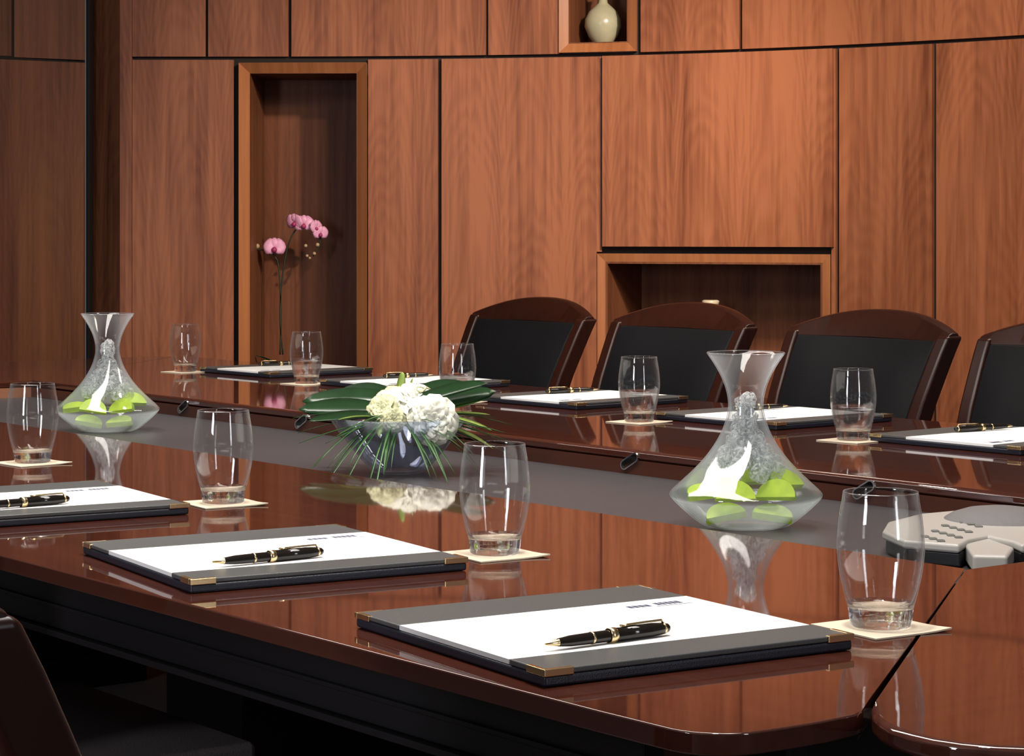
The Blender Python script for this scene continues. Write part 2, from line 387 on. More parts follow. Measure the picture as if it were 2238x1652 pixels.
def niche(h, depth, name, face=0.036, proud=0.012, lining=None):
    """framed opening: mitred sloping frame, lining behind; local x along wall, y into the wall"""
    x0, x1, z0, z1 = h; xc = (x0+x1)/2; P, t, m = wall_frame(xc)
    Pa = wall_frame(x0)[0]; Pb = wall_frame(x1)[0]; t = (Pb-Pa).normalized(); m = Vector((t.y, -t.x, 0)); P = (Pa+Pb)/2
    hw = (Pb-Pa).length/2; M = Matrix((( t.x, -m.x, 0, P.x), (t.y, -m.y, 0, P.y), (0, 0, 1, 0), (0, 0, 0, 1)))
    lining = lining or M_LINING_SHADE
    def mk(nm, quads, mt, par):
        bm = bmesh.new(); uvl = bm.loops.layers.uv.verify(); sh = random.random()*3
        for q in quads:
            f = bm.faces.new([bm.verts.new(M @ Vector(c)) for c in q])
            for l, c in zip(f.loops, q): l[uvl].uv = ((c[0] if abs(q[0][0]-q[2][0]) > 1e-4 else c[1])+sh, c[2]+sh if abs(q[0][2]-q[2][2]) > 1e-4 else c[1]+sh)
        bmesh.ops.remove_doubles(bm, verts=bm.verts, dist=1e-5)
        return obj(nm, bm, mt, par)
    a, b, c, d = -hw+face, hw-face, z0+face, z1-face; y1 = depth; y0 = 0.004
    th = 0.015
    def bx(xa, xb, ya, yb, za, zb):
        return [[(xa,ya,za),(xb,ya,za),(xb,ya,zb),(xa,ya,zb)], [(xb,yb,za),(xa,yb,za),(xa,yb,zb),(xb,yb,zb)],
                [(xa,yb,za),(xa,ya,za),(xa,ya,zb),(xa,yb,zb)], [(xb,ya,za),(xb,yb,za),(xb,yb,zb),(xb,ya,zb)],
                [(xa,ya,zb),(xb,ya,zb),(xb,yb,zb),(xa,yb,zb)], [(xa,yb,za),(xb,yb,za),(xb,ya,za),(xa,ya,za)]]
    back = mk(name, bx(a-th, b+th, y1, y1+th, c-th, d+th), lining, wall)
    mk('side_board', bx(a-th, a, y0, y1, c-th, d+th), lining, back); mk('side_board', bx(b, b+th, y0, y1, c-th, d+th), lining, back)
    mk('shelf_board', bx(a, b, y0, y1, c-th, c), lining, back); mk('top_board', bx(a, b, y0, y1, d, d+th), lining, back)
    # frame members with an inward slope, mitred
    o = [(-hw, z0), (hw, z0), (hw, z1), (-hw, z1)]; i = [(a, c), (b, c), (b, d), (a, d)]
    for k, nm in enumerate(('frame_sill', 'frame_stile', 'frame_head', 'frame_stile')):
        (ox, oz), (px_, pz) = o[k], o[(k+1) % 4]; (ix, iz), (jx, jz) = i[k], i[(k+1) % 4]
        yo, yi, yb = -proud, 0.006, 0.02
        q = [[(ox,yo,oz),(px_,yo,pz),(jx,yi,jz),(ix,yi,iz)], [(ix,yi,iz),(jx,yi,jz),(jx,yb,jz),(ix,yb,iz)],
             [(px_,yo,pz),(ox,yo,oz),(ox,yb,oz),(px_,yb,pz)], [(ox,yb,oz),(ix,yb,iz),(jx,yb,jz),(px_,yb,pz)],
             [(ox,yo,oz),(ix,yi,iz),(ix,yb,iz),(ox,yb,oz)], [(px_,yo,pz),(px_,yb,pz),(jx,yb,jz),(jx,yi,jz)]]
        mk(nm, q, M_FRAME, back)
    return M, (a, b, c, d)
NM1, ND1 = niche(N1, 0.42, 'orchid_niche', face=0.044, proud=0.03)
NM2, ND2 = niche(N2, 0.42, 'low_niche', face=0.042, proud=0.004)
NM3, ND3 = niche(N3, 0.32, 'vase_niche', face=0.042, proud=0.012)

# left wall section beyond the opening
bm = bmesh.new(); uvl = bm.loops.layers.uv.verify()
def flat(bm, p, q, z0, z1, th, sh=(0, 0)):
    p = Vector((*p, 0)); q = Vector((*q, 0)); t = (q-p); L = t.length; t.normalize(); m = Vector((t.y, -t.x, 0))
    uvl = bm.loops.layers.uv.verify()
    c = [p, q, q-m*th, p-m*th]; lo = [bm.verts.new(v+Vector((0,0,z0))) for v in c]; hi = [bm.verts.new(v+Vector((0,0,z1))) for v in c]
    us = [0, L, L+th, L+2*th]
    for k in range(4):
        j = (k+1) % 4; f = bm.faces.new((lo[k], lo[j], hi[j], hi[k]))
        ua = us[k]; ub = us[k]+(L if k % 2 == 0 else th)
        for l, w_ in zip(f.loops, ((ua,z0),(ub,z0),(ub,z1),(ua,z1))): l[uvl].uv = (w_[0]+sh[0], w_[1]+sh[1])
    bm.faces.new(hi); bm.faces.new(lo[::-1])
def lp(px, extra=0.0):
    y = 9.58 + (px)*0.00105 + extra; return ((px-CX)/F_PX*y, y)
flat(bm, lp(-900, .024), lp(186, .024), 0, TOPZ, 0.04)
wl = tag(obj('wall_left', bm, M_BACK), kind='structure', label='walnut panelled wall section left of the dark opening')
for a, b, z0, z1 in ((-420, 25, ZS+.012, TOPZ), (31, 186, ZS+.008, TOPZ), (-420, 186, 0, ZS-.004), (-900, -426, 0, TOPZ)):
    bm = bmesh.new(); flat(bm, lp(a), lp(b), z0, z1, 0.022, (random.random()*3, random.random()*3)); obj('wall_panel', bm, M_LINING_SHADE, wl)  # same walnut as wall_back; the darker veneer paints in the dimmer light here
bm = bmesh.new(); flat(bm, (-1.835, 9.86), (-1.60, 9.80), 0, TOPZ, 0.03, (1, 1))
obj('recess_panel', bm, M_PANEL, wl)
bm = bmesh.new(); flat(bm, (-1.862, 9.90), (-1.835, 9.80), 0, TOPZ, 0.02, (1, 1))
obj('recess_side', bm, M_BACK, wl)

# ------------------------------------------------------------------ conference table (local frame = table coords)
table = thing('conference_table', 'long glossy mahogany conference table with a sunken grey leather centre', 'table', (0, 0, 0), TH)
TT = 0.019
def section(pts, m, mitres):
    """mitres: pairs of plan points whose edge is a tight joint, not a rounded edge"""
    bm = bmesh.new(); prism(bm, pts, TZ-TT, TZ)
    bw = bm.edges.layers.float.get('bevel_weight_edge') or bm.edges.layers.float.new('bevel_weight_edge')
    def near_(p, q): return abs(p.x-q[0]) < 1e-6 and abs(p.y-q[1]) < 1e-6
    for e in bm.edges:
        p, q = e.verts[0].co, e.verts[1].co
        if abs(p.z-q.z) > 1e-6: continue
        e[bw] = 1.0
        for a_, b_ in mitres:
            if (near_(p, a_) and near_(q, b_)) or (near_(p, b_) and near_(q, a_)): e[bw] = 0.07
    o = obj('tabletop_section', bm, m, table, bevel=0.0085, seg=5)
    o.modifiers['bevel'].limit_method = 'WEIGHT'
    return o
NI, FI, S0, S1, FO, LO = 2.08, 2.73, 1.80, 5.64, 3.66, 6.45
def arc(cx, cy, r, a0, a1, n=8): return [(cx+r*math.cos(R(a0+(a1-a0)*i/n)), cy+r*math.sin(R(a0+(a1-a0)*i/n))) for i in range(n+1)]
near = [(NI, S0), (1.436, 1.3485), (1.402, 1.324), (1.392, 1.316), (1.378, 1.311), (1.34, 1.309), (1.30, 1.311)] + arc(1.277, 1.370, 0.056, 262, 185, 8) + [(1.219, 1.45), (1.222, 3.6), (1.222, 6.38), (1.26, 6.44), (NI, S1)]
section(near, M_TOP, [((NI, S0), (1.436, 1.3485)), ((1.436, 1.3485), (1.402, 1.324)), ((1.26, 6.44), (NI, S1))])
endp = [(NI, S0-.0015), (1.4375, 1.3425), (1.4035, 1.317), (1.389, 1.302), (1.374, 1.280), (1.364, 1.258), (1.359, 1.235), (1.358, 1.21), (1.364, 1.185), (1.378, 1.160), (1.40, 1.138), (1.43, 1.118), (1.47, 1.10), (1.55, 1.08), (1.7, 1.07), (2.4, 1.06), (3.3, 1.07), (3.42, 1.11), (3.46, 1.2), (3.43, 1.28), (FI, S0-.0015)]
section(endp, M_TOPX, [((NI, S0-.0015), (1.4375, 1.3425)), ((1.4375, 1.3425), (1.4035, 1.317)), ((3.43, 1.28), (FI, S0-.0015))])
section([(FI, S0), (3.44, 1.30), (3.48, 1.29), (3.58, 1.30), (3.64, 1.34), (FO, 1.42), (FO, 6.38), (3.62, 6.44), (FI, S1)], M_TOP, [((FI, S0), (3.44, 1.30)), ((3.62, 6.44), (FI, S1))])
section([(NI, S1+.0015), (1.262, 6.445), (1.3, 6.5), (3.58, 6.5), (3.622, 6.445), (FI, S1+.0015)], M_TOPX, [((NI, S1+.0015), (1.262, 6.445)), ((3.622, 6.445), (FI, S1+.0015))])
bm = bmesh.new(); box(bm, NI-.02, FI+.02, S0-.02, S1+.02, 0.672, 0.695); obj('centre_panel', bm, M_GREY, table)
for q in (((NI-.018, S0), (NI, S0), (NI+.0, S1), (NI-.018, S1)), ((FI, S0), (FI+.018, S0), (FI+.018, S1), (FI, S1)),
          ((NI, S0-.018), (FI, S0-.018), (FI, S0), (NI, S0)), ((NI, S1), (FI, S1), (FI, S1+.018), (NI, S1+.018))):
    bm = bmesh.new(); prism(bm, list(q), 0.695, TZ-TT+.0005); obj('inner_edge_board', bm, M_ENDLIT if q[0][1] == S1 else M_INEDGE, table)
def apron(x0, x1, y0, y1, lipaxis):
    bm = bmesh.new(); box(bm, x0, x1, y0, y1, 0.636, TZ-TT)
    box(bm, x0-.005, x1+.005, y0-.005, y1+.005, 0.662, 0.668); box(bm, x0-.009, x1+.009, y0-.009, y1+.009, 0.627, 0.6355)
    obj('apron', bm, M_APRON, table, bevel=0.0015, seg=2)
apron(1.31, 1.335, 1.50, 6.2, 0); apron(3.55, 3.575, 1.5, 6.2, 0); apron(1.36, 3.52, 1.35, 1.375, 1); apron(1.36, 3.52, 6.25, 6.275, 1)
for s in (2.1, 3.72, 5.3):
    bm = bmesh.new(); box(bm, 2.15, 2.7, s-.14, s+.14, 0.08, 0.672); box(bm, 2.05, 2.8, s-.18, s+.18, 0.0, 0.08)
    obj('pedestal', bm, M_BASE, table, bevel=0.006, seg=2)
# slotted cable ports on the far inner face
for k, (px, py) in enumerate(((1378, 1003), (402, 881), (660, 921), (1890, 1058))):
    rt = (px-CX)/F_PX; Y = FI/(CN*rt+SN)
    s = -SN*rt*Y + CN*Y; z = CAM_Z-(py-HORIZON)*Y/F_PX
    bm = bmesh.new(); n = 24; ang = R(28); L, r, ri = 0.016, 0.0105, 0.0080
    def ring(rr, xo):
        out = []
        for i in range(n):
            a = 2*math.pi*i/n; cx_ = L*(1 if math.cos(a) >= 0 else -1)
            u, v = cx_+rr*math.cos(a), rr*math.sin(a)*0.9
            out.append(bm.verts.new((FI+xo, s-(u*math.cos(ang)-v*math.sin(ang)), min(max(z, .716), .719)+u*math.sin(ang)+v*math.cos(ang))))
        return out
    a_, b_, c_, d_ = ring(r, 0), ring(r, -.004), ring(ri, -.004), ring(ri, 0)
    for A, B in ((a_, b_), (b_, c_), (c_, d_)):
        for i in range(n): bm.faces.new((A[i], A[(i+1) % n], B[(i+1) % n], B[i]))
    f = bm.faces.new(d_); f.material_index = 1
    bmesh.ops.recalc_face_normals(bm, faces=bm.faces)
    obj('cable_port', bm, (M_CHROME, M_PHONEB), table)

# ------------------------------------------------------------------ chairs
def chair_proto(name, label, loc, rz):
    """local: x width, y toward the table, z up; origin under the top of the back"""
    t = thing(name, label, 'chair', loc, rz)
    def post_y(z):
        P = ((0, 0.10), (0.2, 0.135), (0.45, 0.165), (0.6, 0.145), (0.75, 0.090), (0.86, 0.038), (0.93, 0.0), (1.0, -.04))
        for (a, ya), (b, yb) in zip(P, P[1:]):
            if z <= b: return ya+(yb-ya)*(z-a)/(b-a)
        return P[-1][1]
    for sx in (-1, 1):
        bm = bmesh.new(); prev = None
        for i in range(25):
            z = 0.905*i/24; y = post_y(z); xo = sx*(0.206+0.035*max(0, (z-.45)/.46)); hw = 0.019; hd = 0.022+0.004*min(1, z/.5)
            r = [bm.verts.new((xo+a*hw, y+b*hd, z)) for a, b in ((-1,-1),(1,-1),(1,1),(-1,1))]
            if prev:
                for k in range(4): bm.faces.new((prev[k], prev[(k+1)%4], r[(k+1)%4], r[k]))
            else: bm.faces.new(r[::-1])
            prev = r
        bm.faces.new(prev); obj('rear_leg', bm, M_CWOOD, t, bevel=0.008, seg=4)
        bm = bmesh.new()
        pr = None
        for z, h in ((0, .016), (0.2, .019), (0.42, .023)):
            r = [bm.verts.new((sx*.205+a*h, .60+b*h, z)) for a, b in ((-1,-1),(1,-1),(1,1),(-1,1))]
            if pr:
                for k in range(4): bm.faces.new((pr[k], pr[(k+1)%4], r[(k+1)%4], r[k]))
            else: bm.faces.new(r[::-1])
            pr = r
        bm.faces.new(pr); obj('front_leg', bm, M_CWOOD, t, bevel=0.004)
        bm = bmesh.new(); box(bm, sx*.205-.011, sx*.205+.011, .19, .58, .37, .42); obj('side_rail', bm, M_CWOOD, t, bevel=0.003)
    # arched crest rail
    bm = bmesh.new(); cols = []; N = 48
    for i in range(N+1):
        x = -0.255+0.510*i/N; q = abs(x)/0.255
        zt = 0.958-0.047*q**2.2; zb = 0.893-0.002*q; yc = -0.022*(1-q*q)
        col = []
        for z, o in ((zb, 0.020), (zt-.004, 0.016), (zt, 0.008), (zt, -0.010), (zt-.005, -0.018), (zb, -0.018)):
            col.append(bm.verts.new((x, post_y(z)+yc+o+0.004, z)))
        cols.append(col)
    for A, B in zip(cols, cols[1:]):
        for k in range(6): bm.faces.new((A[k], A[(k+1)%6], B[(k+1)%6], B[k]))
    bm.faces.new(cols[0]); bm.faces.new(cols[-1][::-1]); bmesh.ops.recalc_face_normals(bm, faces=bm.faces)
    obj('crest_rail', bm, M_CWOOD, t, bevel=0.0025, seg=2)
    # leather back pad and rear panel
    def backpanel(x, z0, z1, fo, ba, bow):
        bm = bmesh.new(); nx, nz = 10, 8; F = []; B = []
        for i in range(nx+1):
            f = []; b = []
            for j in range(nz+1):
                u, v = i/nx*2-1, j/nz; z = z0+(z1-z0)*v; xx = u*(x+0.03*max(0, (z-.5)/.4)-.03)
                yc = -0.018*(1-u*u); pf = 1-(abs(u)**6); pz = 1-abs(2*v-1)**6
                f.append(bm.verts.new((xx, post_y(z)+yc+fo+bow*pf*pz, z))); b.append(bm.verts.new((xx, post_y(z)+yc+ba, z)))
            F.append(f); B.append(b)
        for i in range(nx):
            for j in range(nz):
                bm.faces.new((F[i][j], F[i][j+1], F[i+1][j+1], F[i+1][j])); bm.faces.new((B[i][j], B[i+1][j], B[i+1][j+1], B[i][j+1]))
        for i in range(nx):
            bm.faces.new((F[i][0], F[i+1][0], B[i+1][0], B[i][0])); bm.faces.new((F[i+1][nz], F[i][nz], B[i][nz], B[i+1][nz]))
        for j in range(nz):
            bm.faces.new((F[0][j+1], F[0][j], B[0][j], B[0][j+1])); bm.faces.new((F[nx][j], F[nx][j+1], B[nx][j+1], B[nx][j]))
        bmesh.ops.recalc_face_normals(bm, faces=bm.faces); return bm
    obj('back_pad', backpanel(0.222, 0.50, 0.893, 0.022, 0.0, 0.022), M_LEATHER, t, bevel=0.006, seg=3)
    obj('rear_panel', backpanel(0.220, 0.52, 0.891, -0.001, -0.014, 0.0), M_CWOOD, t)
    bm = bmesh.new(); box(bm, -.205, .205, .165, .19, .37, .42); obj('rear_rail', bm, M_CWOOD, t, bevel=.003)
    bm = bmesh.new(); box(bm, -.205, .205, .585, .61, .37, .42); obj('front_rail', bm, M_CWOOD, t, bevel=.003)
    bm = bmesh.new(); box(bm, -.262, .262, .19, .655, .421, .473); bmesh.ops.subdivide_edges(bm, edges=bm.edges, cuts=5, use_grid_fill=True)
    for v in bm.verts:
        if v.co.z > .46: v.co.z += 0.010*(1-(v.co.x/.262)**4)*(1-((v.co.y-.42)/.235)**4)
    obj('seat', bm, M_SEAT, t, bevel=0.012, seg=4)
    return t
NB = 3.96
CG = 'chairs along the far side of the table'
cl = ['mahogany chair with black leather back, farthest left of the far row', 'mahogany chair with black leather back, in front of the low wall niche',
      'mahogany chair with black leather back, behind the near carafe and the far glass', 'mahogany chair with black leather back cut off by the right picture edge']
sc = (4.992, 4.362, 3.70, 3.10)
c0 = chair_proto('boardroom_chair', cl[0], tw(NB, sc[0]), TH+R(90)); c0['group'] = CG
for k in (1, 2, 3): dup(c0, tw(NB, sc[k]), TH+R(90), cl[k], CG)
ch = dup(c0, tw(0.575, 1.543), TH-R(90), 'dark chair pulled back from the table, its back corner at the lower left picture edge', None)
if 'group' in ch: del ch['group']
ch = dup(c0, tw(0.90, 2.81), TH-R(90), 'chair tucked under the near side of the table, only its dark seat showing', None)
if 'group' in ch: del ch['group']

# ------------------------------------------------------------------ tumblers, coasters
def tumbler_profile():
    outer = [(0.0, 0.0), (0.0285, 0.0), (0.0305, 0.0015), (0.0315, 0.006), (0.0330, 0.018), (0.0375, 0.036), (0.0418, 0.056), (0.0440, 0.076), (0.0436, 0.092), (0.0415, 0.112), (0.0388, 0.128), (0.0380, 0.1350), (0.0376, 0.1362)]
    inner = [(0.0370, 0.1356), (0.0372, 0.128), (0.0400, 0.112), (0.0421, 0.092), (0.0424, 0.076), (0.0402, 0.056), (0.0358, 0.036), (0.0310, 0.024), (0.0265, 0.0195), (0.0, 0.0182)]
    return outer, inner
def tumbler(label, loc):
    t = thing('water_glass', label, 'glass', loc)
    o, i = tumbler_profile(); bm = bmesh.new()
    P = smooth_curve([(r, 0, z) for r, z in o[3:-1]], 3); prof = o[:3]+[(p.x, p.z) for p in P]+[o[-1]]
    P = smooth_curve([(r, 0, z) for r, z in i[:-1]], 3); prof += [(p.x, p.z) for p in P]+[i[-1]]
    lathe(bm, prof, 64); bmesh.ops.recalc_face_normals(bm, faces=bm.faces)
    for f in bm.faces:
        if f.calc_center_median().z < 0.024: f.material_index = 1
    obj('glass_body', bm, (M_GLASS, M_GBASE), t, smooth=True)
    return t
def add_water(t, level):
    bm = bmesh.new(); i = tumbler_profile()[1]; P = [(max(0, r-.0004), z+.0004) for r, z in i[::-1] if z < level]
    a = [q for q in i if q[1] >= level][-1]; b = [q for q in i if q[1] < level][0]; f = (level-b[1])/(a[1]-b[1]); rl = b[0]+(a[0]-b[0])*f-.0004
    lathe(bm, P+[(rl, level), (0, level)], 64); bmesh.ops.recalc_face_normals(bm, faces=bm.faces)
    return obj('water', bm, M_WATER, t, smooth=True)
def coaster(label, n, s, rot):
    bm = bmesh.new(); h = 0.05
    P = [(-h, -h), (h, -h), (h, h), (-h, h)]; box(bm, -h, h, -h, h, 0, 0.0016); bmesh.ops.subdivide_edges(bm, edges=bm.edges, cuts=4, use_grid_fill=True)
    for v in bm.verts:
        d_ = max(0, (v.co.x*1+v.co.y*-1)/h-1.2); v.co.z += 0.003*d_*d_
    o = obj('coaster', bm, M_COASTER); o.location = tw(n, s, TZ+.0004); o.rotation_euler = (0, 0, TH+rot)
    return tag(o, label, 'coaster', 'square card coasters')
near_sp = [(1.697, 1.579), (1.704, 2.231), (1.709, 2.897), (1.748, 3.608)]
near_ph = ['beside the table joint at right', 'in front of the flowers, second nearest', 'third nearest, left of the flowers', 'at the left picture edge']
far_sp = [(3.183, 3.033), (3.136, 3.604), (3.164, 4.286), (3.234, 5.051), (3.237, 5.697)]
far_ph = ['right of the near carafe', 'just left of the near carafe', 'left of the leftmost far chair', 'in front of the orchid niche', 'right of the left carafe']
gl0 = None
for (n, s), ph in zip(near_sp, near_ph):
    coaster('cream square card coaster under the empty glass ' + ph, n, s, R(-6) if n < 1.72 else R(4))
    loc = tw(n+.002, s+.002, TZ+.0022); lab = 'empty clear barrel-shaped water glass ' + ph
    if gl0 is None: gl0 = tumbler(lab, loc)
    else: dup(gl0, loc, 0, lab)
w0 = None
for k, ((n, s), ph) in enumerate(zip(far_sp, far_ph)):
    coaster('cream square card coaster under the glass ' + ph, n, s, R(5))
    loc = tw(n, s, TZ+.0022)
    if k == 4: dup(gl0, loc, 0, 'empty clear barrel-shaped glass ' + ph)
    elif w0 is None:
        w0 = dup(gl0, loc, 0, 'clear glass half full of water ' + ph); add_water(w0, 0.066); w0['group'] = 'half-full glasses on the far side'
    else: dup(w0, loc, 0, 'clear glass half full of water ' + ph)
for o in C.objects:
    if o.name.startswith('water_glass') and 'group' not in o: o['group'] = 'empty barrel-shaped glasses'

# ------------------------------------------------------------------ folios, pads, pens (local x: across table, y: along table)
def folio(label, loc, rz, wx=0.348, wy=0.36):
    t = thing('desk_folder', label, 'folder', loc, rz, 'leather desk folders')
    bm = bmesh.new(); box(bm, 0, wx, 0, wy, 0, 0.010); obj('cover_board', bm, M_FOLIOEDGE, t, bevel=0.003)
    bm = bmesh.new(); box(bm, .001, wx-.001, wy-.088, wy-.001, 0.0101, 0.0150); obj('spine_strip', bm, M_FOLIO, t, bevel=0.0015)
    bm = bmesh.new(); box(bm, .001, wx-.001, 0.001, 0.062, 0.0101, 0.0155); obj('pocket_strip', bm, M_FOLIO, t, bevel=0.0015)
    for cx_, cy_, sx, sy in ((0, 0, 1, 1), (wx, 0, -1, 1), (0, wy, 1, -1), (wx, wy, -1, -1)):
        bm = bmesh.new(); L = 0.030; zt = 0.0162 if sy > 0 else 0.0152
        for (x0, x1, y0, y1) in ((-.0012, L, -.0012, .0042), (-.0012, .0042, .0042, L)):
            a, b = sorted((cx_+sx*x0, cx_+sx*x1)); c, d = sorted((cy_+sy*y0, cy_+sy*y1)); box(bm, a, b, c, d, 0.0095, zt)
        obj('brass_corner', bm, M_BRASS, t, bevel=0.0008, seg=2)
    return t
def notepad(label, loc, rz, wx=0.345, wy=0.207):
    t = thing('notepad', label, 'notepad', loc, rz, 'white notepads on the folders')
    bm = bmesh.new(); box(bm, 0, wx, 0, wy, 0, 0.0045); obj('paper_block', bm, M_PAPER, t)
    bm = bmesh.new(); x = wx-.095; y = wy-.034                      # small printed heading near the top corner
    def stroke(a, b, c, d): box(bm, a, b, c, d, .0045, .0047)
    for k in range(4): stroke(x+k*.007, x+k*.007+.0055, y-.002, y+.009)
    for k in range(5): stroke(x+.036+k*.0065, x+.036+k*.0065+.005, y, y+.013)
    stroke(x+.03, x+.075, y-.006, y-.0045)
    obj('printed_heading', bm, M_INK, t)
    return t
def pen(label, loc, rz, L=0.150):
    t = thing('pen', label, 'pen', loc, rz, 'black and gold pens'); Mx = Matrix.Rotation(R(90), 4, 'Y')
    zr = Matrix.Translation((0, 0, 0.0068))
    def part(nm, prof, m):
        bm = bmesh.new(); lathe(bm, prof, 24, zr @ Mx); bmesh.ops.recalc_face_normals(bm, faces=bm.faces); obj(nm, bm, m, t, smooth=True)
    a = 0.0
    part('tip', [(0, 0), (0.0012, 0.001), (0.0032, 0.014), (0.0036, 0.016)], M_BRASS)
    part('barrel', [(0.0038, 0.0158), (0.0052, 0.03), (0.0056, 0.055), (0.0056, L*.52)], M_PEN)
    part('band', [(0.0057, L*.36), (0.0060, L*.361), (0.0060, L*.375), (0.0057, L*.376)], M_BRASS)
    part('centre_band', [(0.0064, L*.50), (0.0072, L*.502), (0.0072, L*.552), (0.0064, L*.555)], M_BRASS)
    part('cap', [(0.0055, L*.515), (0.0067, L*.516), (0.0067, L*.85), (0.0058, L*.93), (0.0048, L*.945)], M_PEN)
    part('end_ring', [(0.0046, L*.94), (0.0056, L*.941), (0.0054, L*.955), (0.0045, L*.957)], M_BRASS)
    part('end_finial', [(0.0046, L*.95), (0.0044, L*.98), (0.0025, L*.997), (0, L)], M_PEN)
    bm = bmesh.new(); tube(bm, [(L*.945, 0, .0122), (L*.93, 0, .0150), (L*.80, 0, .0152), (L*.65, 0, .0147), (L*.60, 0, .0143)], [.0016, .0016, .0016, .0019, .0023], 8, .7)
    obj('clip', bm, M_BRASS, t, smooth=True)
    return t
near_f = [((1.241, 1.552), -6.5, 'nearest the camera'), ((1.255, 2.196), -8, 'second nearest the camera'), ((1.262, 2.86), -7, 'cut off at the left picture edge')]
fo = pd = pn = None
def place_set(n, s, rot, lf, lp_, lpn, far=False, penpos=None, wx=.348):
    global fo, pd, pn
    rz = TH+R(rot); base = tw(n, s, TZ+.0004)
    e1 = Vector((math.cos(rz), math.sin(rz), 0)); e2 = Vector((-math.sin(rz), math.cos(rz), 0))
    if fo is None: fo = folio(lf, base, rz)
    else: dup(fo, base, rz, lf)
    pb = base + e1*.002 + e2*0.064 + Vector((0, 0, .0103))
    if far: pb = base + e1*.347 + e2*(0.064+.207) + Vector((0, 0, .0103)); prz = rz+math.pi
    else: prz = rz
    if pd is None: pd = notepad(lp_, pb, prz)
    else: dup(pd, pb, prz, lp_)
    if penpos is None: return
    a, b, ang = penpos; pl = base + e1*a + e2*b + Vector((0, 0, .0150))
    if pn is None: pn = pen(lpn, pl, rz+R(ang))
    else: dup(pn, pl, rz+R(ang), lpn)
for k, ((n, s), rot, ph) in enumerate(near_f):
    place_set(n, s, rot, 'charcoal leather desk folder with brass corners ' + ph, 'white notepad lying in the folder ' + ph,
              'black pen with gold bands on the pad ' + ph, penpos=(0.048, 0.077, 5.0) if k == 0 else (0.055, 0.074, 7.0))
far_f = [((3.205, 2.645), 1, 'at the right picture edge'), ((3.225, 3.285), 1, 'behind the near carafe'), ((3.238, 3.935), 2, 'right of the white flowers'),
         ((3.255, 4.64), 2, 'directly behind the flower bowl'), ((3.285, 5.315), 2, 'farthest away in front of the tall niche')]
for k, ((n, s), rot, ph) in enumerate(far_f):
    place_set(n, s, rot, 'dark desk folder on the far side ' + ph, 'white notepad in the far-side folder ' + ph,
              'gold trimmed pen on the far-side pad ' + ph, far=True, penpos=(0.29, 0.25, 172))

# ------------------------------------------------------------------ carafes with ice water and lime
def carafe(label, loc, rz=0):
    t = thing('carafe', label, 'carafe', loc, rz, 'wide-based glass carafes')
    o = [(0.0585, 0.0), (0.072, 0.006), (0.092, 0.022), (0.108, 0.037), (0.1155, 0.047), (0.112, 0.054), (0.097, 0.068), (0.078, 0.086), (0.060, 0.106), (0.046, 0.126), (0.0355, 0.146), (0.0285, 0.168), (0.0268, 0.186), (0.0300, 0.206), (0.0375, 0.226), (0.048, 0.245), (0.0595, 0.262)]
    P = [(p.x, p.z) for p in smooth_curve([(r, 0, z) for r, z in o], 4)]
    inner = [(max(r-.0024, .0), z+(.0015 if z < .04 else 0)) for r, z in P]
    bm = bmesh.new(); lathe(bm, [(0, 0)]+P+[(0.0585, 0.2632)]+inner[::-1]+[(0, .0045)], 72); bmesh.ops.recalc_face_normals(bm, faces=bm.faces)
    obj('carafe_body', bm, M_CARAFE, t, smooth=True)
    bm = bmesh.new(); wp = [(r-.003, z+.002) for r, z in P if z < .197]
    lathe(bm, [(0, .005)]+wp+[(0, wp[-1][1])], 64); bmesh.ops.recalc_face_normals(bm, faces=bm.faces)
    obj('water', bm, M_CWATER, t, smooth=True)
    return t
def lime_mesh():
    bm = bmesh.new(); n = 16; r = 0.030; a = [bm.verts.new((0, 0, -.006)), bm.verts.new((0, 0, .006))]; rows = []
    for i in range(n+1):
        th = math.pi*i/n; rows.append([bm.verts.new((r*math.cos(th), r*math.sin(th), z)) for z in (-.006, .006)])
    for A, B in zip(rows, rows[1:]):
        f = bm.faces.new((A[0], B[0], B[1], A[1])); f.material_index = 1
        bm.faces.new((a[1], A[1], B[1])); bm.faces.new((a[0], B[0], A[0]))
    bm.faces.new((a[0], rows[0][0], rows[0][1], a[1])); bm.faces.new((a[1], rows[-1][1], rows[-1][0], a[0]))
    bmesh.ops.remove_doubles(bm, verts=bm.verts, dist=1e-5); bmesh.ops.recalc_face_normals(bm, faces=bm.faces); return bm
lime0 = ice0 = None
